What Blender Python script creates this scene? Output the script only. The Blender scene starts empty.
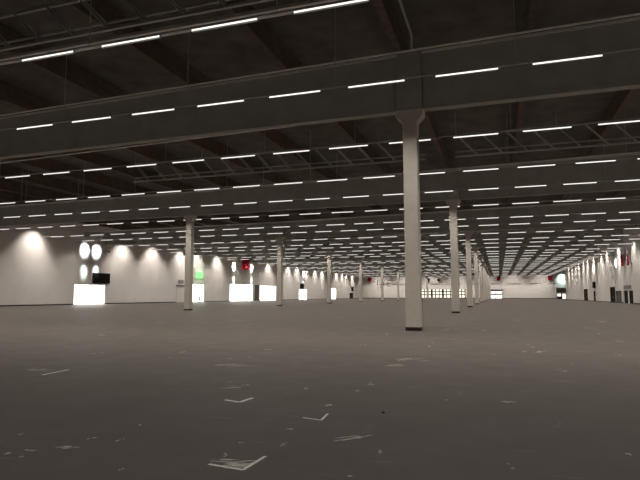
import bpy, bmesh, math, random
from mathutils import Vector
random.seed(7)
U = 1.53                      # eye height in metres; plan measurements below are in eye heights
C = bpy.context.scene.collection
sc = bpy.context.scene

# ------------------------------------------------------------------ camera
F, YH, XV = 536.0, 295.2, 499.0
pitch = math.atan((YH - 240) / F)
_x, _u = (XV - 320) / F, (240 - YH) / F
yaw = math.atan2(_x, math.cos(pitch) - _u * math.sin(pitch))
cd = bpy.data.cameras.new('camera')
cam = bpy.data.objects.new('camera', cd)
C.objects.link(cam)
cam.location = (0, 0, U)
cam.rotation_euler = (math.pi / 2 + pitch, 0, yaw)
cd.sensor_fit = 'HORIZONTAL'
cd.sensor_width = 36
cd.lens = 36 * F / 640
cd.clip_start = 0.05
cd.clip_end = 600
sc.camera = cam


def proj(X, Y, Z):
    """plan point (metres) -> pixel of the photograph, to know which repeats are in view"""
    c, s = math.cos(yaw), math.sin(yaw)
    x, y, z = X * c + Y * s, -X * s + Y * c, Z - U
    w, u = y * math.cos(pitch) + z * math.sin(pitch), -y * math.sin(pitch) + z * math.cos(pitch)
    if w < 0.1:
        return None
    return 320 + F * x / w, 240 - F * u / w


# ------------------------------------------------------------------ materials
def mat(name, col, rough=0.6, spec=0.4, metal=0.0, var=0.0, scale=3.0, bump=0.0, emit=None, estr=0.0):
    m = bpy.data.materials.new(name)
    m.use_nodes = True
    nt = m.node_tree
    b = nt.nodes['Principled BSDF']
    b.inputs['Roughness'].default_value = rough
    b.inputs['Specular IOR Level'].default_value = spec
    b.inputs['Metallic'].default_value = metal
    b.inputs['Base Color'].default_value = (*col, 1)
    if var or bump:
        tc = nt.nodes.new('ShaderNodeTexCoord')
        n = nt.nodes.new('ShaderNodeTexNoise')
        n.inputs['Scale'].default_value = scale
        n.inputs['Detail'].default_value = 5
        nt.links.new(tc.outputs['Object'], n.inputs['Vector'])
        if var:
            r = nt.nodes.new('ShaderNodeValToRGB')
            r.color_ramp.elements[0].position = 0.3
            r.color_ramp.elements[1].position = 0.7
            r.color_ramp.elements[0].color = (*[c * (1 - var) for c in col], 1)
            r.color_ramp.elements[1].color = (*[min(1, c * (1 + var)) for c in col], 1)
            nt.links.new(n.outputs['Fac'], r.inputs['Fac'])
            nt.links.new(r.outputs['Color'], b.inputs['Base Color'])
        if bump:
            bp = nt.nodes.new('ShaderNodeBump')
            bp.inputs['Strength'].default_value = bump
            bp.inputs['Distance'].default_value = 0.02
            nt.links.new(n.outputs['Fac'], bp.inputs['Height'])
            nt.links.new(bp.outputs['Normal'], b.inputs['Normal'])
    if emit:
        b.inputs['Emission Color'].default_value = (*emit, 1)
        b.inputs['Emission Strength'].default_value = estr
    return m


TUBE = 6.0
LAMP_W, LAMP_SPREAD = 92.0, 122.0
SIDE = 1.3
M = dict(
    wall=mat('painted_wall', (0.80, 0.765, 0.73), 0.75, 0.2, var=0.03, scale=0.6),
    ceiling=mat('roof_deck', (0.145, 0.130, 0.114), 0.9, 0.1, var=0.25, scale=0.8),
    timber=mat('brown_timber', (0.15, 0.112, 0.085), 0.8, 0.2, var=0.25, scale=2.0),
    beam=mat('grey_concrete_beam', (0.38, 0.37, 0.335), 0.85, 0.2, var=0.08, scale=1.2, bump=0.1),
    column=mat('pale_concrete', (0.60, 0.56, 0.505), 0.75, 0.3, var=0.05, scale=2.5, bump=0.06),
    dark=mat('dark_plastic', (0.02, 0.018, 0.016), 0.5, 0.4, var=0.1),
    steel=mat('dull_steel', (0.48, 0.48, 0.45), 0.55, 0.4, metal=0.2, var=0.1),
    tray=mat('galvanised_tray', (0.66, 0.64, 0.60), 0.5, 0.4, metal=0.2, var=0.1),
    pipe=mat('white_pipe', (0.88, 0.86, 0.82), 0.5, 0.4, var=0.03),
    housing=mat('light_housing', (0.35, 0.34, 0.32), 0.5, 0.4, var=0.03),
    side_glow=mat('added_side_glow', (0.04, 0.04, 0.04), 0.4, 0.3, emit=(1.0, 0.94, 0.86), estr=SIDE),  # glowing sides invented so distant tube lights still read as bright streaks
    tube=mat('lit_diffuser', (0.9, 0.9, 0.88), 0.4, 0.3, emit=(1.0, 0.93, 0.84), estr=TUBE),
    lamp=mat('lit_lamp', (0.9, 0.9, 0.88), 0.4, 0.3, emit=(1.0, 0.95, 0.9), estr=1),
    daylight=mat('daylit_frosted_glass', (0.9, 0.9, 0.88), 0.3, 0.4, emit=(1.0, 0.98, 0.93), estr=7.0),
    warmglass=mat('lit_shop_glass', (0.85, 0.82, 0.7), 0.3, 0.4, emit=(1.0, 0.95, 0.78), estr=1.1),
    shop=mat('lit_shop_pane', (0.9, 0.9, 0.88), 0.3, 0.4, emit=(1.0, 0.98, 0.93), estr=1.3),
    frame=mat('pale_door_frame', (0.55, 0.52, 0.49), 0.5, 0.4, var=0.03),
    grey=mat('grey_door_leaf', (0.16, 0.145, 0.13), 0.8, 0.15, var=0.08),
    darkdoor=mat('dark_door_leaf', (0.03, 0.026, 0.022), 0.85, 0.08, var=0.1),
    black=mat('black_screen', (0.008, 0.007, 0.007), 0.8, 0.08, var=0.1),
    red=mat('red_banner_cloth', (0.30, 0.016, 0.026), 0.8, 0.2, var=0.2, scale=0.8),
    sign=mat('grey_sign', (0.30, 0.28, 0.27), 0.6, 0.3, var=0.1),
    green=mat('lit_green_sign', (0.05, 0.4, 0.08), 0.4, 0.3, emit=(0.22, 1.0, 0.22), estr=1.6),
    tape=mat('white_tape', (0.88, 0.86, 0.81), 0.6, 0.3, var=0.12, scale=14),
    scuff=mat('pale_scuff', (0.56, 0.54, 0.50), 0.7, 0.3, var=0.4, scale=9),
)


def floor_material():
    m = bpy.data.materials.new('worn_dark_floor')
    m.use_nodes = True
    nt = m.node_tree
    N, L = nt.nodes, nt.links
    b = N['Principled BSDF']
    tc = N.new('ShaderNodeTexCoord')

    def noise(scale, detail=5, rough=0.55, stretch=None):
        n = N.new('ShaderNodeTexNoise')
        n.inputs['Scale'].default_value = scale
        n.inputs['Detail'].default_value = detail
        n.inputs['Roughness'].default_value = rough
        if stretch:
            mp = N.new('ShaderNodeMapping')
            mp.inputs['Scale'].default_value = stretch[:3]
            mp.inputs['Rotation'].default_value = (0, 0, stretch[3])
            L.new(tc.outputs['Object'], mp.inputs['Vector'])
            L.new(mp.outputs['Vector'], n.inputs['Vector'])
        else:
            L.new(tc.outputs['Object'], n.inputs['Vector'])
        return n.outputs['Fac']

    def ramp(fac, p0, p1, c0=(0, 0, 0, 1), c1=(1, 1, 1, 1)):
        r = N.new('ShaderNodeValToRGB')
        r.color_ramp.elements[0].position = p0
        r.color_ramp.elements[1].position = p1
        r.color_ramp.elements[0].color = c0
        r.color_ramp.elements[1].color = c1
        L.new(fac, r.inputs['Fac'])
        return r.outputs['Color']

    def mix(fac, a, bb):
        x = N.new('ShaderNodeMix')
        x.data_type = 'RGBA'
        if isinstance(fac, float):
            x.inputs['Factor'].default_value = fac
        else:
            L.new(fac, x.inputs['Factor'])
        for sock, v in ((x.inputs[6], a), (x.inputs[7], bb)):
            if isinstance(v, tuple):
                sock.default_value = v
            else:
                L.new(v, sock)
        return x.outputs[2]

    base = ramp(noise(0.35, 6), 0.32, 0.70, (0.110, 0.094, 0.085, 1), (0.132, 0.114, 0.102, 1))
    mott = ramp(noise(2.2, 6), 0.35, 0.7, (0.112, 0.096, 0.088, 1), (0.128, 0.110, 0.099, 1))
    col = mix(0.4, base, mott)

    def mul(a, bb):
        x = N.new('ShaderNodeMath')
        x.operation = 'MULTIPLY'
        L.new(a, x.inputs[0])
        if isinstance(bb, float):
            x.inputs[1].default_value = bb
        else:
            L.new(bb, x.inputs[1])
        return x.outputs[0]
    patches = ramp(noise(0.55, 3), 0.50, 0.66)
    s1 = mul(mul(ramp(noise(3.2, 4, 0.6, (0.55, 3.2, 1, 0.5)), 0.60, 0.74), patches), 0.9)
    s2 = mul(mul(ramp(noise(2.4, 4, 0.6, (2.6, 0.5, 1, 0.9)), 0.63, 0.76), ramp(noise(0.42, 3), 0.5, 0.64)), 0.8)
    col = mix(s1, col, (0.30, 0.285, 0.265, 1))
    col = mix(s2, col, (0.30, 0.285, 0.265, 1))
    L.new(col, b.inputs['Base Color'])
    rr = ramp(noise(1.3, 5), 0.3, 0.7, (0.50, 0.50, 0.50, 1), (0.58, 0.58, 0.58, 1))
    L.new(rr, b.inputs['Roughness'])
    b.inputs['Specular IOR Level'].default_value = 0.25
    bp = N.new('ShaderNodeBump')
    bp.inputs['Strength'].default_value = 0.08
    bp.inputs['Distance'].default_value = 0.01
    L.new(noise(9, 5), bp.inputs['Height'])
    L.new(bp.outputs['Normal'], b.inputs['Normal'])
    return m


M['floor'] = floor_material()


# ------------------------------------------------------------------ mesh helpers
class MB:
    def __init__(self):
        self.v, self.f, self.mi = [], [], []

    def box(self, x0, x1, y0, y1, z0, z1, mi=0):
        n = len(self.v)
        self.v += [(x0, y0, z0), (x1, y0, z0), (x1, y1, z0), (x0, y1, z0),
                   (x0, y0, z1), (x1, y0, z1), (x1, y1, z1), (x0, y1, z1)]
        for q in ((0, 3, 2, 1), (4, 5, 6, 7), (0, 1, 5, 4), (1, 2, 6, 5), (2, 3, 7, 6), (3, 0, 4, 7)):
            self.f.append(tuple(n + i for i in q))
            self.mi.append(mi)
        return self

    def glow(self, x0, x1, y0, y1, z0, z1, face, lit, rest):
        """a box of which one face carries the lit material"""
        self.box(x0, x1, y0, y1, z0, z1, rest)
        self.mi[-6 + face] = lit
        return self

    def loft(self, rings, mi=0):
        """closed rings of equal length, capped at both ends"""
        n, k = len(self.v), len(rings[0])
        for r in rings:
            self.v += [tuple(p) for p in r]
        for i in range(len(rings) - 1):
            for j in range(k):
                a, b = n + i * k + j, n + i * k + (j + 1) % k
                self.f.append((a, b, b + k, a + k))
                self.mi.append(mi)
        self.f.append(tuple(n + j for j in reversed(range(k))))
        self.f.append(tuple(n + (len(rings) - 1) * k + j for j in range(k)))
        self.mi += [mi, mi]
        return self

    def tube(self, pts, r, seg=10):
        pts = [Vector(p) for p in pts]
        rings = []
        for i, p in enumerate(pts):
            d = (pts[min(i + 1, len(pts) - 1)] - pts[max(i - 1, 0)]).normalized()
            a = Vector((0, 0, 1)) if abs(d.z) < 0.9 else Vector((1, 0, 0))
            e1 = d.cross(a).normalized()
            e2 = e1.cross(d).normalized()
            rings.append([p + (e1 * math.cos(t) + e2 * math.sin(t)) * r
                          for t in [2 * math.pi * j / seg for j in range(seg)]])
        return self.loft(rings)

    def bar(self, a, b, w):
        return self.tube([a, b], w, 4)

    def build(self, name, m, parent=None, smooth=False, bevel=0.0):
        me = bpy.data.meshes.new(name)
        me.from_pydata(self.v, [], self.f)
        for x in (m if isinstance(m, (list, tuple)) else [m]):
            me.materials.append(x)
        me.polygons.foreach_set('material_index', self.mi)
        bm = bmesh.new()
        bm.from_mesh(me)
        bmesh.ops.recalc_face_normals(bm, faces=bm.faces)
        bm.to_mesh(me)
        bm.free()
        if smooth:
            me.polygons.foreach_set('use_smooth', [True] * len(me.polygons))
        o = bpy.data.objects.new(name, me)
        C.objects.link(o)
        if bevel:
            mod = o.modifiers.new('bevel', 'BEVEL')
            mod.width = bevel
            mod.segments = 2
            mod.limit_method = 'ANGLE'
        if parent:
            o.parent = parent
        return o


def box(*a, **k):
    return MB().box(*a, **k)


def tag(o, label=None, cat=None, group=None, kind=None):
    if label: o['label'] = label
    if cat: o['category'] = cat
    if group: o['group'] = group
    if kind: o['kind'] = kind
    return o


def empty(name, loc=(0, 0, 0), label=None, cat=None, group=None, kind=None):
    o = bpy.data.objects.new(name, None)
    o.empty_display_size = 0.3
    C.objects.link(o)
    o.location = loc
    return tag(o, label, cat, group, kind)


ORD = ('first second third fourth fifth sixth seventh eighth ninth tenth eleventh twelfth thirteenth fourteenth '
       'fifteenth sixteenth seventeenth eighteenth nineteenth twentieth').split()
TENS = {2: 'twenty', 3: 'thirty', 4: 'forty'}


def ordw(n):
    if n <= 20: return ORD[n - 1]
    if n % 10 == 0: return {2: 'twentieth', 3: 'thirtieth', 4: 'fortieth'}[n // 10]
    return TENS[n // 10] + '-' + ORD[n % 10 - 1]


def Z(zp):                    # height given in eye heights above the eye
    return (zp + 1) * U


# ------------------------------------------------------------------ the hall
XL, XR, YB, YF = -42.5 * U, 14.8 * U, -14 * U, 170 * U
YR = 137 * U                  # where the right wall ends and a side bay opens
XS = 24 * U
ZC = Z(8.3)
T = 0.35

tag(box(XL - T, XS + T, YB - T, YF + T, -0.3, 0).build('floor', M['floor']), 'dark worn concrete floor of the empty hall', 'floor', kind='structure')
tag(box(XL - T, XS + T, YB - T, YF + T, ZC, ZC + 0.3).build('ceiling', M['ceiling']), 'dark brown roof deck above the beams', 'ceiling', kind='structure')


def wall_y(name, x0, x1, ya, yb, holes):
    """wall running along Y, holes = (ya, yb, z0, z1)"""
    ys = sorted({ya, yb, *[h[0] for h in holes], *[h[1] for h in holes]})
    m = MB()
    for a, b in zip(ys, ys[1:]):
        mid = (a + b) / 2
        hs = sorted((h[2], h[3]) for h in holes if h[0] < mid < h[1])
        z = 0
        for h0, h1 in hs:
            if h0 > z: m.box(x0, x1, a, b, z, h0)
            z = h1
        m.box(x0, x1, a, b, z, ZC)
    return tag(m.build(name, M['wall']), kind='structure')


def wall_x(name, y0, y1, xa, xb, holes):
    xs = sorted({xa, xb, *[h[0] for h in holes], *[h[1] for h in holes]})
    m = MB()
    for a, b in zip(xs, xs[1:]):
        mid = (a + b) / 2
        hs = sorted((h[2], h[3]) for h in holes if h[0] < mid < h[1])
        z = 0
        for h0, h1 in hs:
            if h0 > z: m.box(a, b, y0, y1, z, h0)
            z = h1
        m.box(a, b, y0, y1, z, ZC)
    return tag(m.build(name, M['wall']), kind='structure')


# openings: (start, end, top) along the wall, eye heights
left_open = [
    ('bright', 45.65, 50.45, 1.22), ('plain', 64.6, 67.0, 1.30), ('bright', 68.6, 72.1, 1.72),
    ('bright', 80.3, 89.2, 1.95), ('grey', 89.9, 91.7, 1.85), ('bright', 92.2, 99.9, 1.88),
    ('bright', 113.0, 118.3, 1.40), ('bright', 135.5, 141.9, 1.93), ('dark', 156.0, 160.0, 0.7)]
left_names = {
    0: 'wide bright entrance below the black screen, nearest on the left-hand wall',
    1: 'plain pale door half hidden behind the pale column under a small grey sign',
    2: 'bright doorway under the green lit sign beside the pale column',
    3: 'very wide bright entrance below the red banner on the left-hand wall',
    4: 'narrow grey door between the two wide bright entrances past the red banner',
    5: 'wide bright entrance just before the second column by the left-hand wall',
    6: 'small bright doorway with a little black screen over its near corner',
    7: 'farthest bright doorway on the left-hand wall, just past the third column',
    8: 'low dark doorway in the far end of the left-hand wall'}
right_open = [('dark', 104.6, 108.8, 1.10), ('dark2', 96.6, 98.3, 0.66), ('dark', 81.0, 84.3, 1.12),
              ('grey', 77.2, 80.4, 0.56), ('double', 70.8, 76.1, 0.62)]
right_names = ['dark double door farthest along the right-hand wall',
               'slim dark door below the small black sign on the right-hand wall',
               'tall dark door in the right-hand wall beside a lower grey door',
               'lower grey door between the tall dark door and the white-framed doors',
               'white framed pair of dark narrow doors below the grey sign plate']

wall_y('wall_left', XL - T, XL, YB, YF, [(a * U, b * U, 0, Z(t)) for _, a, b, t in left_open])
wall_y('wall_right', XR, XR + T, YB, YR, [(a * U, b * U, 0, Z(t)) for _, a, b, t in right_open])
wall_x('wall_back', YB - T, YB, XL, XR, [])
wall_x('wall_side_bay', YR - T, YR, XR + T, XS, [])
wall_y('wall_side', XS, XS + T, YR - T, YF, [])
WIN = [(-23.2 * U, -9.7 * U, Z(-0.78), Z(1.85)), (-2.9 * U, 0.9 * U, 0.0, Z(1.7))]
wall_x('wall_far', YF, YF + T, XL, XS, WIN)


def baseboard(name, side):
    m = MB()
    if side in ('left', 'right'):
        ops = left_open if side == 'left' else right_open
        x0, x1 = (XL, XL + 0.04) if side == 'left' else (XR - 0.04, XR)
        end = YF if side == 'left' else YR
        y = YB
        for _, a, b, t in sorted(ops, key=lambda q: q[1]):
            m.box(x0, x1, y, a * U - 0.12, 0, 0.17)
            y = b * U + 0.12
        m.box(x0, x1, y, end, 0, 0.17)
    else:
        m.box(XL + 0.05, WIN[1][0] - 0.1, YF - 0.04, YF, 0, 0.25)
        m.box(WIN[1][1] + 0.1, XS, YF - 0.04, YF, 0, 0.25)
    tag(m.build(name, M['dark']), kind='structure')


baseboard('baseboard_left', 'left')
baseboard('baseboard_right', 'right')
baseboard('baseboard_far', 'far')


# ------------------------------------------------------------------ doors in the long walls
def door(n, kind, a, b, t, wx, sgn, label):
    """door filling an opening in a wall along Y; sgn = direction from the wall face into the hall"""
    ya, yb, zt = a * U, b * U, Z(t)
    r = empty('door_%d' % n, (wx, (ya + yb) / 2, 0), label, 'door', kind='structure')
    w = (yb - ya) / 2

    def X(p, q):               # depth interval measured into the wall
        lo, hi = sorted((-sgn * p, -sgn * q))
        return lo, hi
    fw = 0.12
    m = MB()
    for (y0, y1, z0, z1) in ((-w, -w + fw, 0, zt), (w - fw, w, 0, zt), (-w + fw, w - fw, zt - fw, zt)):
        m.box(*X(-0.03, 0.2), y0, y1, z0, z1)
    m.build('door_frame', M['frame'] if kind in ('bright', 'plain', 'double') else M['darkdoor'], r)
    if kind == 'plain':
        m = box(*X(-0.05, 0.0), -w - 0.15, w + 0.15, zt, zt + 0.2)
        o = m.build('lintel', M['grey'], r)
        o['label'] = 'dark lintel'
    lw = w - fw
    nleaf = 2 if kind != 'plain' and kind != 'dark2' and kind != 'grey' else 1
    if kind == 'bright' and lw > 4: nleaf = 4
    for i in range(nleaf):
        y0 = -lw + 2 * lw * i / nleaf + 0.01
        y1 = -lw + 2 * lw * (i + 1) / nleaf - 0.01
        zt2 = zt - fw - 0.01
        if kind == 'bright':
            s = 0.045
            m = MB()
            for q in ((y0, y0 + s, 0.02, zt2), (y1 - s, y1, 0.02, zt2), (y0 + s, y1 - s, 0.02, 0.10), (y0 + s, y1 - s, zt2 - s, zt2),
                      (y0 + s, y1 - s, 1.05, 1.09)):
                m.box(*X(0.08, 0.14), *q)
            lf = m.build('leaf', M['frame'], r)
            MB().box(*X(0.10, 0.12), y0 + s, y1 - s, 0.10, 1.05).box(*X(0.10, 0.12), y0 + s, y1 - s, 1.09, zt2 - s).build('pane', M['daylight'], lf)
        else:
            mm = {'plain': M['wall'], 'grey': M['grey']}.get(kind, M['darkdoor'])
            if kind == 'double':
                y0 += 0.55 if i else 0.35
                y1 -= 0.35 if i else 0.55
            lf = box(*X(0.08, 0.14), y0, y1, 0.02, zt2).build('leaf', mm, r, bevel=0.01)
        hy = y1 - 0.12 if i % 2 == 0 else y0 + 0.12
        MB().tube([(-sgn * 0.04, hy, 0.95), (-sgn * 0.04, hy, 1.25)], 0.018, 8).build('handle', M['steel'], lf)
    if kind == 'double':
        box(*X(0.06, 0.14), -0.55, 0.55, 0.0, zt - fw - 0.01).build('middle_panel', M['wall'], r)
        box(*X(0.06, 0.14), -lw, -lw + 0.35, 0.0, zt - fw - 0.01).build('side_panel', M['wall'], r)
        box(*X(0.06, 0.14), lw - 0.35, lw, 0.0, zt - fw - 0.01).build('side_panel', M['wall'], r)
    # a plain back to the opening, behind the leaves
    box(*X(0.22, 0.30), -w + 0.005, w - 0.005, 0.005, zt - 0.005).build('backing', M['dark'], r)


n = 0
for i, (k, a, b, t) in enumerate(left_open):
    n += 1
    door(n, k, a, b, t, XL, 1, left_names[i])
for i, (k, a, b, t) in enumerate(right_open):
    n += 1
    door(n, k, a, b, t, XR, -1, right_names[i])

# ------------------------------------------------------------------ windows of the far wall
x0, x1, z0, z1 = WIN[0]
w1 = empty('window_1', ((x0 + x1) / 2, YF, 0), 'long lit window with dark glazing bars low in the far wall', 'window', kind='structure')
cx = (x0 + x1) / 2
m = MB()
m.box(x0 - cx, x1 - cx, 0.02, 0.2, z0, z0 + 0.12).box(x0 - cx, x1 - cx, 0.02, 0.2, z1 - 0.12, z1)
nm = 12
for i in range(nm + 1):
    xx = x0 - cx + (x1 - x0) * i / nm
    g = 0.42 if i % 3 else 0.9
    m.box(max(xx - g / 2, x0 - cx), min(xx + g / 2, x1 - cx), 0.02, 0.2, z0 + 0.12, z1 - 0.12)
for zz in (z0 + 1.25, z0 + 2.75):
    m.box(x0 - cx, x1 - cx, 0.04, 0.16, zz, zz + 0.42)
m.build('window_frame', M['darkdoor'], w1)
for i in range(nm):
    xa = x0 - cx + (x1 - x0) * i / nm + 0.1
    xb = x0 - cx + (x1 - x0) * (i + 1) / nm - 0.1
    box(xa, xb, 0.20, 0.24, z0 + 0.05, z1 - 0.05).build('pane', M['warmglass'], w1)

x0, x1, z0, z1 = WIN[1]
cx = (x0 + x1) / 2
w2 = empty('window_2', (cx, YF, 0), 'bright lit shop window with dark cross bars, below the red banner on the far wall', 'window', kind='structure')
hw = (x1 - x0) / 2
m = MB()
m.box(-hw, -hw + 0.12, 0.02, 0.2, 0, z1).box(hw - 0.12, hw, 0.02, 0.2, 0, z1).box(-0.1, 0.1, 0.02, 0.2, 0, z1)
m.box(-hw, hw, 0.0, 0.2, Z(0.1), Z(0.45)).box(-hw, hw, 0.0, 0.2, Z(1.2), z1).box(-hw, hw, 0.0, 0.2, 0, 0.1)
m.build('window_frame', M['darkdoor'], w2)
for s in (-1, 1):
    a, b = sorted((s * 0.1, s * (hw - 0.12)))
    box(a, b, 0.20, 0.24, 0.1, Z(0.1)).build('pane', M['shop'], w2)
    box(a, b, 0.20, 0.24, Z(0.45), Z(1.2)).build('pane', M['shop'], w2)
MB().loft([[(-hw - 0.2, -0.02, Z(1.35)), (-hw - 0.2, -1.0, Z(1.2)), (-hw - 0.2, -1.0, Z(1.3)), (-hw - 0.2, -0.02, Z(1.55))],
           [(hw + 0.2, -0.02, Z(1.55)), (hw + 0.2, -1.0, Z(1.45)), (hw + 0.2, -1.0, Z(1.55)), (hw + 0.2, -0.02, Z(1.75))]]).build('canopy', M['darkdoor'], w2)

# ------------------------------------------------------------------ columns
XA, XB = -2.33 * U, -19.6 * U
BAY = 15.7
ROWY = [15.55 + BAY * k for k in range(10)]
# underside and top of the beams where they meet the two column rows
ZB_A, ZT_A, ZB_B, ZT_B, ZL0 = Z(5.43), Z(7.19), Z(5.32), Z(6.90), Z(5.30)
ZB1 = Z(7.19)
HW = 0.32


def octa(hx, hy, c, z):
    return [(-hx + c, -hy, z), (hx - c, -hy, z), (hx, -hy + c, z), (hx, hy - c, z),
            (hx - c, hy, z), (-hx + c, hy, z), (-hx, hy - c, z), (-hx, -hy + c, z)]


def column(label, group, zb, zt):
    r = empty('concrete_column', (0, 0, 0), label, 'column', group, 'thing')
    c = 0.035
    MB().loft([octa(HW, HW, c, 0.155), octa(HW, HW, c, zb - 0.66)]).build('shaft', M['column'], r)
    MB().loft([octa(HW + 0.012, HW + 0.012, c, 0.0), octa(HW + 0.012, HW + 0.012, c, 0.155)]).build('base_band', M['dark'], r)['label'] = 'dark band round the foot'
    MB().loft([octa(HW, HW, c, zb - 0.66), octa(HW + 0.02, HW, c, zb - 0.55), octa(0.62, HW, c, zb - 0.25), octa(0.62, HW, c, zb)]).build('capital', M['column'], r)
    MB().loft([octa(0.56, 0.36, 0.02, zb), octa(0.56, 0.36, 0.02, zt)]).build('head_block', M['beam'], r)
    return r


def copy_tree(o, parent=None):
    c = o.copy()
    C.objects.link(c)
    if parent: c.parent = parent
    for ch in list(o.children):
        copy_tree(ch, c)
    return c


protos = {}
colA = ['nearest concrete column, large and pale with a dark band at its foot']
for i in range(1, 10):
    colA.append('pale concrete column, %s in the row that the nearest column heads' % ordw(i + 1))
colB = ['pale column nearest to the left-hand wall doors, beside the bright doorway with green sign']
for i in range(1, 9):
    colB.append('slim pale column, %s from the front in the row nearer the left-hand wall' % ordw(i + 1))
for k in range(10):
    for X, lab, grp in ((XA, colA[k], 'columns in the row right of centre'),
                        (XB, colB[k - 1] if k else None, 'columns in the row nearer the left-hand wall')):
        if lab is None: continue
        if X not in protos:
            protos[X] = o = column(lab, grp, *((ZB_A, ZT_A) if X == XA else (ZB_B, ZT_B)))
        else:
            o = copy_tree(protos[X])
            tag(o, lab, 'column', grp, 'thing')
        o.location = (X, ROWY[k] * U, 0)

# ------------------------------------------------------------------ roof beams, one per span between column heads
spans = [(XL + 0.01, XB - 0.565, 'left-hand wall to the left column row'), (XB + 0.57, XA - 0.57, 'middle span between the column rows'),
         (XA + 0.57, XR - 0.03, 'span to the right-hand wall')]
bproto = {}
# the roof falls towards the left-hand wall: heights at both ends of each span
slopes = [(ZL0, ZB_B, Z(6.76), ZT_B), (ZB_B, ZB_A, ZT_B, ZT_A), (ZB_A, Z(5.50), ZT_A, Z(7.48))]


def sloped(L, y0, y1, a0, b0, a1, b1):
    """bar from -L/2 to L/2 whose underside runs a0..b0 and whose top runs a1..b1"""
    return [[(-L / 2, y0, a0), (-L / 2, y1, a0), (-L / 2, y1, a1), (-L / 2, y0, a1)],
            [(L / 2, y0, b0), (L / 2, y1, b0), (L / 2, y1, b1), (L / 2, y0, b1)]]


for k in range(10):
    for s, (a, b, where) in enumerate(spans):
        if k == 0 and s == 0: continue      # wholly outside the photograph
        L = b - a
        if s not in bproto:
            p0, p1, q0, q1 = [v + 0.004 for v in slopes[s]]
            NB = 2.3 * U
            xa, xb = (-L / 2 + NB if s == 0 else -L / 2), (L / 2 - NB if s == 2 else L / 2)

            def cut(y0, y1, low, top):
                """sloping bar between xa and xb; low/top give (base, offset) of its faces"""
                def at(x, e0, e1): return e0 + (e1 - e0) * (x + L / 2) / L
                g = []
                for x in (xa, xb):
                    z0 = at(x, *(low[0])) + low[1]
                    z1 = at(x, *(top[0])) + top[1]
                    g.append([(x, y0, z0), (x, y1, z0), (x, y1, z1), (x, y0, z1)])
                return g
            P_, Q_ = (p0, p1), (q0, q1)
            r = MB().loft(cut(-0.16, 0.16, (P_, 0.14), (Q_, -0.09))).build('roof_beam', M['beam'])
            MB().loft(cut(-0.22, 0.22, (P_, 0), (P_, 0.139))).build('bottom_flange', M['beam'], r)
            MB().loft(cut(-0.28, 0.28, (Q_, -0.089), (Q_, 0))).build('top_flange', M['tray'], r)
            if s != 1:
                c0, c1 = (-L / 2, xa) if s == 0 else (xb, L / 2)
                zt = q0 if s == 0 else q1 - 0.03
                box(c0, c1, -0.16, 0.16, zt - 0.75, zt - 0.01).build('end_nib', M['beam'], r)
            bproto[s] = r
        else:
            r = copy_tree(bproto[s])
        r.location = ((a + b) / 2, ROWY[k] * U, 0)
        nm_ = ('in the nearest line of beams' if k == 0 else 'in the %s line of beams from the camera' % ordw(k + 1))
        short = ('grey roof beam at the left-hand wall ', 'grey roof beam between the column rows ', 'grey roof beam reaching the right-hand wall ')[s]
        tag(r, short + nm_, 'beam', 'deep grey roof beams', 'thing')

# ------------------------------------------------------------------ brown timber purlins along the hall
px0 = XA - 0.62

sp = 5.9
xs_ = [px0 + sp * j for j in range(-10, 5)]
xs_ = [x for x in xs_ if XL + 1 < x < XR - 1]
near = min(range(len(xs_)), key=lambda j: abs(xs_[j] - px0))
pp = None
for j, x in enumerate(xs_):
    if pp is None:
        pp = o = box(-0.17, 0.17, YB + 0.05, YF - 0.05, Z(7.55), ZC - 0.02).build('roof_purlin', M['timber'])
    else:
        o = pp.copy()
        C.objects.link(o)
    o.location = (x, 0, 0)
    d = j - near
    lab = 'dark brown timber purlin running over the nearest column beside a thin pipe' if d == 0 else \
        'dark brown timber roof purlin, %s to the %s of the nearest column' % (ordw(abs(d)), 'left' if d < 0 else 'right')
    tag(o, lab, 'purlin', 'brown timber roof purlins', 'thing')

# slim pipes along the front of the beams
for k in range(4):
    yk = ROWY[k] * U - 0.43
    pts = [(XL + 0.2, yk, Z(6.76) + 0.02), (XB, yk, ZT_B + 0.02), (XA, yk, ZT_A + 0.02), (XR - 0.2, yk, Z(7.48) + 0.02)]
    tag(MB().tube(pts, 0.05, 8).build('beam_pipe', M['pipe'], smooth=True),
        'pale slim pipe along the top edge of the %s line of beams' % ('nearest' if k == 0 else ordw(k + 1)), 'pipe', 'pale pipes along the beams')
tag(MB().tube([(-19.5 * U, ROWY[0] * U - 0.1, Z(5.09)), (-6.0 * U, ROWY[0] * U - 0.1, Z(5.36))], 0.035, 8).build('beam_pipe', M['pipe'], smooth=True),
    'pale slim pipe running just beneath the nearest beam, left of the nearest column', 'pipe', 'pale pipes along the beams')

# pipe dropping to the nearest column
m = MB()
pz = Z(7.62)
PX = -2.2 * U
py = 15.15 * U
pts = [(PX, -3.0, pz), (PX, py - 0.22, pz)]
for q in range(1, 6):
    t = q / 6 * math.pi / 2
    pts.append((PX, py - 0.22 + 0.22 * math.sin(t), pz - 0.22 + 0.22 * math.cos(t)))
pts += [(PX, py, pz - 0.22), (PX, py, ZB1 + 0.01)]
tag(MB().tube(pts, 0.055, 10).build('roof_pipe', M['steel'], smooth=True),
    'thin grey pipe along the roof bending down onto the nearest column head', 'pipe')
m = MB()

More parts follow.
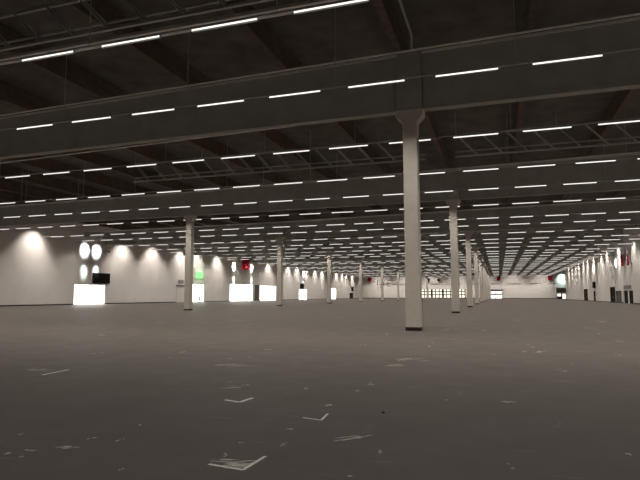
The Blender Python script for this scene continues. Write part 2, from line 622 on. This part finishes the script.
# ------------------------------------------------------------------ ceiling lights
HL = 5.63
ROWS = [9.57, 13.68, 19.4, 24.95, 29.6, 34.95, 41.05, 45.2, 51.4, 57.0, 61.2, 66.7]
while ROWS[-1] < 163:
    ROWS.append(ROWS[-3] + BAY)
ROWS = [r for r in ROWS if min(abs(r - b) for b in ROWY) > 0.3]
PRE = [13.68 - BAY]     # unseen row behind the camera, added to light the near floor
PER, LEN = 0.4165 * HL * U, 0.273 * HL * U
ST = 0.172 * HL * U
zl = Z(HL)
starts = []
j = math.ceil((XL + 0.6 - ST) / PER)
while ST + j * PER + LEN < XR - 0.4:
    starts.append(ST + j * PER)
    j += 1


LW_ = 0.10


lamp_data = bpy.data.lights.new('tube_lamp', 'AREA')
lamp_data.shape = 'RECTANGLE'
lamp_data.size = LEN - 0.06
lamp_data.size_y = 0.05
lamp_data.energy = LAMP_W
lamp_data.spread = math.radians(LAMP_SPREAD)
lamp_data.color = (1.0, 0.93, 0.84)


def lamp_in(s, y, parent=None):
    """the lamp of one luminaire, sitting in its bottom opening and shining down"""
    lo = bpy.data.objects.new('tube_lamp', lamp_data)
    C.objects.link(lo)
    if parent:
        lo.parent = parent
        lo.location = (LEN / 2, 0, -0.011)
    else:
        lo.location = (s + LEN / 2, y, zl - 0.011)


def mass_light(s, y):
    lamp_in(s, y)
    w = LW_ / 2
    mass.glow(s + 0.03, s + LEN - 0.03, y - 0.026, y + 0.026, zl + 0.046, zl + 0.0545, 0, 0, 1)
    mass.box(s, s + LEN, y - w, y + w, zl + 0.055, zl + 0.095, 1)
    mass.glow(s, s + LEN, y - w, y - w + 0.003, zl - 0.012, zl + 0.0545, 2, 2, 3).glow(s, s + LEN, y + w - 0.003, y + w, zl - 0.012, zl + 0.0545, 4, 2, 3)


def make_light(caps):
    w = LW_ / 2
    r = box(0, LEN, -w, w, 0.055, 0.095).build('linear_ceiling_light', M['housing'])
    MB().glow(0.03, LEN - 0.03, -0.026, 0.026, 0.046, 0.0545, 0, 0, 1).build('diffuser', [M['tube'], M['housing']], r)['label'] = 'glowing white diffuser'
    MB().glow(0.0, LEN, -w, -w + 0.003, -0.012, 0.0545, 2, 0, 1).build('side_glow_strip', [M['side_glow'], M['dark']], r)
    MB().glow(0.0, LEN, w - 0.003, w, -0.012, 0.0545, 4, 0, 1).build('side_glow_strip', [M['side_glow'], M['dark']], r)
    if caps:
        for q in (-0.012, LEN):
            box(q, q + 0.012, -w, w, -0.012, 0.095).build('end_cap', M['housing'], r)
    return r


protoN = protoF = None
count = 0
mass = MB()
rows_things = 0
for ri, ry in enumerate(ROWS):
    vis = []
    for s in starts:
        a, b = proj(s, ry * U, zl), proj(s + LEN, ry * U, zl)
        inn = a and b and b[0] > 1 and a[0] < 639 and max(a[1], b[1]) > 1
        (vis.append(s) if inn else mass_light(s, ry * U))
    if count + len(vis) > 300:
        for s in vis:
            mass_light(s, ry * U)
        count = 1000
        continue
    for i, s in enumerate(vis):
        if ri < 4:
            if protoN is None: protoN = o = make_light(True)
            else: o = copy_tree(protoN)
        else:
            if protoF is None: protoF = o = make_light(False)
            else: o = copy_tree(protoF)
        o.location = (s, ry * U, zl)
        if o in (protoN, protoF): lamp_in(0, 0, o)      # copies bring theirs along
        row = 'nearest' if ri == 0 else ordw(ri + 1)
        tag(o, 'lit white tube light, %s from the left in the %s ceiling row%s' % (ordw(i + 1), row, '' if ri == 0 else ' from the camera'),
            'ceiling light', 'lit tube lights in rows under the roof')
    count += len(vis)
    rows_things = ri + 1
for ry in PRE:
    for s in starts:
        mass_light(s, ry * U)
tag(mass.build('linear_ceiling_light_field', [M['tube'], M['housing'], M['side_glow'], M['dark']]), 'far rows of tiny lit tube lights crowded at the hall end, plus added unseen row',
    'ceiling light', 'lit tube lights in rows under the roof', 'stuff')

# rails that carry the rows
for ri in range(min(rows_things, 12)):
    ry = ROWS[ri] * U
    r = box(XL + 0.05, XR - 0.05, ry - 0.03, ry + 0.03, zl + 0.098, zl + 0.15).build('lighting_rail', M['steel'])
    if ri < 5:
        xk = XA + 0.62 if ri == 99 else None
        for q, s in enumerate(starts):
            if q % 2 == 0 and min(abs(s - 0.59 - x) for x in xs_) > 0.25:
                box(s - 0.6, s - 0.575, ry - 0.012, ry + 0.012, zl + 0.15, ZC).build('hanger_rod', M['steel'], r)
    tag(r, 'thin dark rail carrying the %s row of tube lights%s' % ('nearest' if ri == 0 else ordw(ri + 1), '' if ri == 0 else ' from the camera'),
        'rail', 'rails of the ceiling lights')

# cable tray over the nearest row
yt = 9.57 * U
m = MB()
yt += 0.09
m.box(XL + 0.1, XR - 0.1, yt - 0.05, yt + 0.33, zl + 0.26, zl + 0.275)
m.box(XL + 0.1, XR - 0.1, yt - 0.065, yt - 0.05, zl + 0.26, zl + 0.37)
m.box(XL + 0.1, XR - 0.1, yt + 0.33, yt + 0.345, zl + 0.26, zl + 0.37)
tag(m.build('cable_tray', M['tray']), 'grey cable tray just above the nearest row of tube lights', 'cable tray')


# ------------------------------------------------------------------ lattice trusses that carry services
def truss(yh, xa, xb, zlo, zhi, label):
    r = empty('service_truss', (0, yh * U, 0), label, 'truss', 'dark lattice trusses under the roof', 'thing')
    box(xa, xb, -0.06, 0.06, zlo - 0.05, zlo + 0.05).build('bottom_chord', M['steel'], r)
    box(xa, xb, -0.06, 0.06, zhi - 0.06, zhi + 0.06).build('top_chord', M['steel'], r)
    box(xa, xb, 0.20, 0.26, zlo + 0.36, zlo + 0.44).build('conduit', M['steel'], r)
    st = 1.6
    k = math.floor((xb - xa - 0.2) / st)
    for i in range(k):
        x = xa + 0.1 + i * st
        MB().bar((x, -0.07, zhi), (x + 1.35, -0.07, zlo), 0.04).bar((x + 0.12, 0.07, zhi), (x + 1.47, 0.07, zlo), 0.04).build('diagonal', M['steel'], r)
    for i in range(0, k, 4):
        x = xa + 0.1 + i * st
        if min(abs(x - q) for q in xs_) > 0.3:
            box(x - 0.02, x + 0.02, -0.02, 0.02, zhi + 0.06, ZC).build('hanger_rod', M['steel'], r)
    return r


truss(10.0, -19.0 * U, 2.0 * U, Z(6.32), Z(7.22), 'dark lattice truss high in the corner above the nearest row of lights')
truss(24.4, XB + 1.0, XA - 1.0, Z(6.22), Z(7.2), 'dark lattice truss between the first and second lines of beams, left of the nearest column')
truss(24.4001, XA + 1.0, XR - 0.3, Z(6.22), Z(7.2), 'dark lattice truss between the first and second lines of beams, right of the nearest column')

# ------------------------------------------------------------------ wall spotlights
def look(o, d):
    o.rotation_euler = Vector(d).to_track_quat('-Z', 'Y').to_euler()


def spot(loc, aim, watts, size, blend, col, label, group, bracket, radius=0.06):
    d = (Vector(aim) - Vector(loc)).normalized()
    r = empty('wall_spotlight', loc, label, 'spotlight', group)
    e = Vector((d.x, d.y, d.z))
    MB().tube([-e * 0.24, e * 0.0], 0.10, 12).build('lamp_body', M['dark'], r)
    MB().tube([e * 0.002, e * 0.012], 0.085, 12).build('lens', M['lamp'], r)
    b = (bracket[0] - loc[0], bracket[1] - loc[1], bracket[2] - loc[2])
    MB().bar(-e * 0.2, b, 0.025).build('bracket', M['dark'], r)
    ld = bpy.data.lights.new('spot', 'SPOT')
    ld.energy = watts
    ld.spot_size = math.radians(size)
    ld.spot_blend = blend
    ld.color = col
    ld.shadow_soft_size = radius
    lo = bpy.data.objects.new('spot_lamp', ld)
    C.objects.link(lo)
    lo.parent = r
    lo.location = e * 0.06
    look(lo, d)
    return r


WARM, COOL = (1.0, 0.91, 0.83), (0.80, 0.95, 1.0)
LW, RW = 1950, 1300
washes = [40.1, 53.0, 58.9, 65.4, 69.8, 75.8, 95.9, 106.3, 111.7, 117.6, 124.0, 129.5, 142.3, 147.8, 152.2, 159.0]
lx = XL + 2.5
for i, y in enumerate(washes):
    spot((lx, y * U, Z(6.95)), (XL + 0.1, y * U, Z(2.6)), LW, 100, 1.0, WARM,
         'small wall spotlight near the roof, %s along the left-hand wall' % ordw(i + 1), 'spotlights along the left-hand wall', (XL + 0.01, y * U, Z(7.05)))
rights = [61.6, 69.35, 77.5, 85.3, 89.9, 97.0, 103.2, 108.0, 114.2, 118.5, 123.8, 129.8]
for i, y in enumerate(rights):
    spot((XR - 2.0, y * U, Z(6.95)), (XR - 0.1, y * U, Z(4.3)), RW, 80, 1.0, WARM,
         'small wall spotlight near the roof, %s along the right-hand wall' % ordw(i + 1), 'spotlights along the right-hand wall', (XR - 0.01, y * U, Z(7.05)))
twin = [(46.95, 'first of the pair over the nearest bright entrance'), (48.75, 'second of the pair over the nearest bright entrance'),
        (81.6, 'near side of the red banner'), (88.5, 'far side of the red banner'), (115.9, 'over the small black screen')]
for y, w in twin:
    for tz, en, ta in ((4.95, 3800, 'upper'), (2.6, 3000, 'lower')):
        spot((XL + 2.6, y * U, Z(5.75 if ta == 'upper' else 4.7)), (XL, y * U, Z(tz)), en, 50 if ta == 'upper' else 26, 1.0, COOL,
             'cool %s spotlight on the left-hand wall, %s' % (ta, w), 'cool spotlights over the entrances', (XL + 0.01, y * U, Z(5.85 if ta == 'upper' else 4.8)))
for y in (79.6, 96.9):
    spot((XR - 2.6, y * U, Z(5.0)), (XR, y * U, Z(4.3)), 3500, 44, 1.0, COOL,
         'bright cool spotlight facing the right-hand wall, %s' % ('above the tall dark door' if y < 90 else 'above the small black sign'),
         'cool spotlights over the entrances', (XR - 0.01, y * U, Z(5.3)))
spot((17.5 * U, YF - 4, Z(6.3)), (17.6 * U, YF, Z(4.6)), 3000, 70, 1.0, (0.72, 1.0, 0.93),
     'cool greenish spotlight over the kiosk in the far corner', 'cool spotlights over the entrances', (17.5 * U, YF - 0.01, Z(6.6)))

# fill spots invented to brighten the far wall smoothly
for i, x in enumerate([-36, -28, -20, -12, -4, 4, 12]):
    spot((x * U, YF - 7.5, Z(7.0)), (x * U, YF, Z(-0.3)), 2500, 110, 1.0, WARM,
         'added fill spotlight under the roof before the far wall, %s from the left' % ordw(i + 1), 'added fill spotlights before the far wall', (x * U, YF - 7.5, ZC))


# ------------------------------------------------------------------ things on and before the walls
def panel_left(name, ya, yb, z0, z1, m, label, cat, off=0.02, th=0.08, framed=None):
    x = XL + off
    o = box(0, th, -(yb - ya) / 2 * U, (yb - ya) / 2 * U, 0, (z1 - z0) * U).build(name, m, bevel=0.01)
    o.location = (x, (ya + yb) / 2 * U, Z(z0))
    if framed:
        w, h = (yb - ya) / 2 * U, (z1 - z0) * U
        MB().box(th, th + 0.03, -w, -w + 0.1, 0, h).box(th, th + 0.03, w - 0.1, w, 0, h).box(th, th + 0.03, -w + 0.1, w - 0.1, 0, 0.1).box(
            th, th + 0.03, -w + 0.1, w - 0.1, h - 0.1, h).build('bezel', framed, o)
    return tag(o, label, cat)


panel_left('display_screen', 48.3, 51.0, 1.30, 2.48, M['black'], 'big black screen over the far corner of the nearest bright entrance', 'screen', 0.02, 0.12, M['dark'])
panel_left('display_screen', 113.6, 116.0, 1.48, 2.65, M['black'], 'little black screen above the small bright doorway beyond the second column', 'screen', 0.02, 0.12, M['dark'])
panel_left('display_screen', 158.0, 160.6, 1.2, 2.55, M['black'], 'tiny black screen above the low dark doorway at the far end of the wall', 'screen', 0.02, 0.12, M['dark'])
panel_left('door_sign', 65.0, 66.4, 1.70, 2.15, M['sign'], 'small grey sign above the plain pale door beside the column', 'sign', 0.02, 0.05)
s = panel_left('exit_sign', 69.7, 71.4, 2.55, 3.40, M['green'], 'green lit emergency exit sign above the bright doorway', 'sign', 0.02, 0.12, M['green'])
ld = bpy.data.lights.new('sign_glow', 'POINT')
ld.energy = 60
ld.color = (0.25, 1, 0.25)
ld.shadow_soft_size = 0.4
lo = bpy.data.objects.new('sign_glow', ld)
C.objects.link(lo)
lo.parent = s
lo.location = (0.7, 0, 0.6)

# black sign and grey plate on the right wall
def panel_right(name, ya, yb, z0, z1, m, label, cat, th=0.06):
    o = box(-th, 0, -(yb - ya) / 2 * U, (yb - ya) / 2 * U, 0, (z1 - z0) * U).build(name, m, bevel=0.01)
    o.location = (XR - 0.01, (ya + yb) / 2 * U, Z(z0))
    return tag(o, label, cat)


panel_right('wall_sign', 96.0, 98.0, 1.15, 2.15, M['black'], 'small black sign above the slim door in the right-hand wall', 'sign', 0.3)
panel_right('door_sign', 71.6, 75.6, 0.74, 1.20, M['sign'], 'grey sign plate above the white framed doors on the right', 'sign')


# banners: cloth with a gentle wave, a top rod and two cords
def banner(loc, w, h, along, label):
    r = empty('hanging_banner', loc, label, 'banner', 'red hanging banners')
    m = MB()
    n = 16
    front, back = [], []
    for i in range(n + 1):
        t = -w / 2 + w * i / n
        d = 0.05 * math.sin(i * 1.3)
        front.append((t, d - 0.01))
        back.append((t, d + 0.01))

    def P(t, d, z):
        return (t, d, z) if along == 'x' else (d, t, z)
    ring0 = [P(t, d, 0) for t, d in front] + [P(t, d, 0) for t, d in reversed(back)]
    ring1 = [P(t, d * 0.3, h) for t, d in front] + [P(t, d * 0.3, h) for t, d in reversed(back)]
    m.loft([ring0, ring1]).build('cloth', M['red'], r, smooth=False)
    MB().tube([P(-w / 2 - 0.08, 0, h + 0.03), P(w / 2 + 0.08, 0, h + 0.03)], 0.03, 8).build('rod', M['steel'], r)
    for s in (-1, 1):
        MB().tube([P(s * w * 0.45, 0, h + 0.05), P(s * w * 0.45, 0, ZC - loc[2])], 0.008, 6).build('cord', M['steel'], r)


banner((-38.45 * U, 77.75 * U, Z(4.02)), 1.35 * U, 2.08 * U, 'x', 'red banner hanging near the left-hand wall over the widest bright entrance')
banner((-39.4 * U, YF - 1.2, Z(4.3)), 1.3 * U, 2.1 * U, 'x', 'red banner at the far end near the left-hand corner')
banner((0.05 * U, YF - 1.2, Z(4.3)), 1.15 * U, 2.1 * U, 'x', 'red banner on the far wall above the bright shop window')
banner((14.2 * U, YF - 1.2, Z(4.3)), 1.0 * U, 2.1 * U, 'x', 'red banner on the far wall near its right-hand end')
banner((XR - 0.5, 74.2 * U, Z(3.55)), 1.3 * U, 1.45 * U, 'y', 'red banner before the right-hand wall, farther of the pair above the white framed doors')
banner((XR - 0.5, 71.0 * U, Z(3.45)), 1.1 * U, 1.35 * U, 'y', 'red banner before the right-hand wall, nearer of the pair above the white framed doors')

# loudspeakers before the far wall
for x, w in ((-20.6, 'left'), (-17.5, 'right')):
    r = empty('loudspeaker', (x * U, YF - 1.0, Z(4.2)), 'black loudspeaker hanging above the long lit window, the %s one of two' % w, 'loudspeaker', 'loudspeakers on the far wall')
    MB().loft([[(-0.5, -0.2, 0), (0.5, -0.2, 0), (0.35, 0.5, 0.1), (-0.35, 0.5, 0.1)],
               [(-0.5, -0.45, 1.5), (0.5, -0.45, 1.5), (0.35, 0.45, 1.5), (-0.35, 0.45, 1.5)]]).build('cabinet', M['dark'], r)
    box(-0.05, 0.05, 0.3, 0.99, 1.0, 1.1).build('bracket', M['steel'], r)

# tapered post standing before the doorway with the green sign
r = empty('tapered_post', (XL + 0.6, 70.1 * U, 0), 'dark tapered post with a wide foot standing in the bright doorway', 'post')
MB().loft([[(0.10 * math.cos(t), 0.10 * math.sin(t), 0.1) for t in [i * math.pi / 6 for i in range(12)]],
           [(0.24 * math.cos(t), 0.24 * math.sin(t), 0.5) for t in [i * math.pi / 6 for i in range(12)]],
           [(0.14 * math.cos(t), 0.14 * math.sin(t), 1.5) for t in [i * math.pi / 6 for i in range(12)]],
           [(0.03 * math.cos(t), 0.03 * math.sin(t), 2.4) for t in [i * math.pi / 6 for i in range(12)]]]).build('folded_cover', M['grey'], r)
MB().loft([[(0.45 * math.cos(t), 0.45 * math.sin(t), z) for t in [i * math.pi / 8 for i in range(16)]] for z in (0, 0.1)]).build('foot', M['dark'], r)

# information kiosk in the far right corner
r = empty('kiosk', (16.4 * U, YF - 12, 0), 'dark kiosk with two glowing panels in the far right-hand corner', 'kiosk')
box(-1.9, 1.9, -0.6, 0.6, Z(0.75), Z(2.0)).build('fascia', M['grey'], r)
for q in (-1.8, 0.0, 1.65):
    box(q, q + 0.15, -0.5, 0.5, 0, Z(0.75)).build('post', M['grey'], r)
box(-1.65, 0.0, -0.5, 0.5, 0, Z(-0.35)).build('counter', M['dark'], r)
box(-1.6, -0.3, -0.1, 0.1, Z(-0.3), Z(0.4)).build('glowing_panel', M['shop'], r)
box(0.3, 1.55, -0.1, 0.1, 0.05, Z(0.3)).build('glowing_panel', M['shop'], r)


# ------------------------------------------------------------------ marks on the floor
def strip(pts, w, name, m, label, cat, group, parts=None):
    """flat strip laid along a list of plan points (eye heights)"""
    mb = MB()
    P = [Vector((x * U, y * U, 0)) for x, y in pts]
    o0 = sum(P, Vector()) / len(P)
    P = [p - o0 for p in P]
    for k, (a, b) in enumerate(zip(P, P[1:])):
        d = (b - a).normalized()
        n = Vector((-d.y, d.x, 0)) * w / 2
        z0, z1 = 0.0005, 0.0025 + 0.0006 * k
        mb.loft([[a - n + Vector((0, 0, z0)), a + n + Vector((0, 0, z0)), a + n + Vector((0, 0, z1)), a - n + Vector((0, 0, z1))],
                 [b - n + Vector((0, 0, z0)), b + n + Vector((0, 0, z0)), b + n + Vector((0, 0, z1)), b - n + Vector((0, 0, z1))]])
    o = mb.build(name, m)
    o.location = o0
    return tag(o, label, cat, group)


TG = 'white tape marks on the floor'
strip([(-2.53, 4.72), (-2.345, 4.665), (-2.32, 4.89)], 0.06, 'floor_tape_mark', M['tape'], 'white tape corner mark on the floor, open side facing away, left of centre', 'tape mark', TG)
strip([(-1.56, 4.25), (-1.39, 4.215), (-1.41, 4.45)], 0.03, 'floor_tape_mark', M['tape'], 'thin white tape corner mark on the floor near centre, right of the other corner marks', 'tape mark', TG)
strip([(-1.67, 2.93), (-1.43, 2.90), (-1.415, 3.18)], 0.032, 'floor_tape_mark', M['tape'], 'scuffed white tape corner mark nearest the camera at the photo bottom', 'tape mark', TG)
strip([(-5.50, 5.44), (-5.54, 5.92)], 0.055, 'floor_tape_mark', M['tape'], 'single short white tape strip on the floor far to the left', 'tape mark', TG)


def scuff(cx, cy, w, h, ang, k, label):
    """a bunch of thin dry rubbed streaks"""
    mb = MB()
    rnd = random.Random(int(cx * 1000) + k)
    for i in range(k):
        L = w * rnd.uniform(0.3, 1.0)
        a = ang + rnd.uniform(-0.35, 0.35)
        ox, oy = rnd.uniform(-w * 0.4, w * 0.4), rnd.uniform(-h / 2, h / 2)
        d = Vector((math.cos(a), math.sin(a), 0))
        n = Vector((-d.y, d.x, 0)) * rnd.uniform(0.006, 0.016)
        c = Vector((ox, oy, 0))
        ps, qs = [], []
        z1 = 0.0012 + 0.0002 * i
        ring = lambda p, s: [p - n * s + Vector((0, 0, 0.0003)), p + n * s + Vector((0, 0, 0.0003)), p + n * s + Vector((0, 0, z1)), p - n * s + Vector((0, 0, z1))]
        bend = Vector((-d.y, d.x, 0)) * rnd.uniform(-0.06, 0.06) * L
        mb.loft([ring(c - d * L / 2, 0.3), ring(c - d * L / 6 + bend, 1), ring(c + d * L / 6 + bend, 0.9), ring(c + d * L / 2, 0.25)])
    o = mb.build('floor_scuff', M['scuff'])
    o.location = (cx * U, cy * U, 0)
    return tag(o, label, 'scuff mark', 'pale scuffs on the floor')


scuff(-1.52, 3.0, 0.34, 0.22, 0.5, 10, 'pale scratchy scuffs rubbed across the nearest tape corner mark')
scuff(-2.74, 2.95, 0.24, 0.08, 0.45, 6, 'curved pale scuff near the bottom left of the floor')
scuff(-2.92, 2.82, 0.10, 0.05, 0.3, 4, 'short pale scuff just left of the curved scuff near the bottom')
scuff(-5.9, 5.75, 0.5, 0.25, 0.9, 5, 'faint scuff left of the single white tape strip')
scuff(-3.6, 7.1, 0.9, 0.35, 0.6, 7, 'cluster of pale scuffs farther left of the nearest column')
scuff(-2.85, 5.4, 0.4, 0.2, 0.6, 5, 'faint scuffs just beyond the left-of-centre tape corner mark')
scuff(-1.05, 3.75, 0.35, 0.25, 0.8, 5, 'faint scuffs between the two central tape corner marks and the camera')
scuff(-1.3, 8.6, 0.8, 0.4, 0.9, 6, 'pale scuffs on the floor before the nearest column')
scuff(0.5, 10.3, 0.7, 0.5, 1.2, 5, 'small pale scuffs on the floor right of the nearest column')

# countless little flecks rubbed into the floor
FLECKS = [(-6.1, 5.82, 0.152), (-8.06, 8.45, 0.11), (-6.67, 7.77, 0.101), (-9.6, 11.26, 0.21), (-3.32, 3.12, 0.047), (-3.0, 2.71, 0.025), (-2.86, 2.71, 0.03), (-5.08, 7.66, 0.143), (-5.36, 8.38, 0.125), (-4.08, 7.7, 0.201), (-3.89, 8.05, 0.06), (-4.09, 9.17, 0.171), (-2.99, 5.69, 0.053), (-2.72, 5.56, 0.083), (-1.7, 3.43, 0.032), (-1.53, 3.84, 0.064), (-1.42, 3.47, 0.039), (-10.0, 19.8, 0.517), (-4.34, 17.2, 0.16), (-2.79, 13.89, 0.13), (-2.62, 10.7, 0.12), (-1.41, 8.73, 0.081), (-1.52, 7.78, 0.363), (-1.37, 10.89, 0.122), (-1.37, 11.59, 0.108), (-1.47, 15.56, 0.145), (-1.47, 16.51, 0.185), (-1.4, 6.07, 0.068), (-1.46, 5.58, 0.073), (-1.5, 4.81, 0.072), (-1.52, 4.75, 0.053), (-2.01, 5.59, 0.052), (0.62, 23.33, 0.261), (0.53, 11.98, 0.089), (0.58, 11.32, 0.084), (2.5, 18.34, 0.205), (2.48, 15.64, 0.175), (2.47, 13.39, 0.15), (1.88, 10.28, 0.096), (0.02, 5.51, 0.185), (0.74, 3.95, 0.037), (3.56, 22.59, 0.843), (-0.52, 5.38, 0.05), (-0.81, 3.01, 0.034), (-0.76, 3.5, 0.026), (0.03, 3.46, 0.032), (-1.67, 3.13, 0.041), (-2.1, 2.68, 0.025), (-2.67, 3.62, 0.041), (-2.75, 3.19, 0.036), (-2.53, 3.21, 0.03), (-11.67, 16.77, 0.25), (-10.5, 17.92, 0.334), (-4.27, 11.43, 0.107), (-0.55, 16.33, 0.366), (0.75, 7.99, 0.119)]
rnd = random.Random(3)
mb = MB()
for i, (x, y, w_) in enumerate(FLECKS):
    for q in range(rnd.randint(2, 4)):
        Lq = max(0.03, w_ * U * rnd.uniform(0.35, 0.9))
        ang = rnd.uniform(0.1, 0.9)
        c = Vector((x * U + rnd.uniform(-0.4, 0.4) * w_ * U, y * U + rnd.uniform(-0.012, 0.012) * y * U, 0))
        ring = []
        for e in range(8):
            t = e * math.pi / 4
            rr = rnd.uniform(0.6, 1.0)
            p_ = Vector((math.cos(t) * Lq / 2 * rr, math.sin(t) * (0.008 + 0.0032 * y) * rr, 0))
            ring.append(Vector((p_.x * math.cos(ang) - p_.y * math.sin(ang), p_.x * math.sin(ang) + p_.y * math.cos(ang), 0)) + c)
        z1 = 0.0006 + 0.0001 * q
        mb.loft([[p_ + Vector((0, 0, 0.0003)) for p_ in ring], [p_ + Vector((0, 0, z1)) for p_ in ring]])
tag(mb.build('floor_scuff_flecks', M['scuff']), 'scattered small pale scuff flecks all over the dark floor', 'scuff marks', kind='stuff')

mb = MB()
mb.loft([[(0.022 * math.cos(t), 0.022 * math.sin(t), 0.0) for t in [i * math.pi / 6 for i in range(12)]],
         [(0.022 * math.cos(t), 0.022 * math.sin(t), 0.012) for t in [i * math.pi / 6 for i in range(12)]],
         [(0.012 * math.cos(t), 0.012 * math.sin(t), 0.022) for t in [i * math.pi / 6 for i in range(12)]]])
o = mb.build('floor_stud', M['dark'])
o.location = (-0.97 * U, 4.63 * U, 0)
tag(o, 'small dark stud on the bare floor in front of the nearest column', 'stud')

# ------------------------------------------------------------------ world and view
w = bpy.data.worlds.new('world')
sc.world = w
w.use_nodes = True
w.node_tree.nodes['Background'].inputs['Color'].default_value = (0.02, 0.02, 0.022, 1)
w.node_tree.nodes['Background'].inputs['Strength'].default_value = 1.0
sc.view_settings.view_transform = 'Standard'
sc.view_settings.look = 'None'
sc.view_settings.gamma = 1
sc.view_settings.use_curve_mapping = False
sc.view_settings.exposure = 0.0
sc.cycles.use_denoising = True
sc.cycles.denoising_prefilter = 'ACCURATE'
sc.cycles.max_bounces = 8
sc.cycles.diffuse_bounces = 5
sc.cycles.sample_clamp_indirect = 3.0
sc.cycles.use_adaptive_sampling = False
sc.cycles.use_light_tree = True
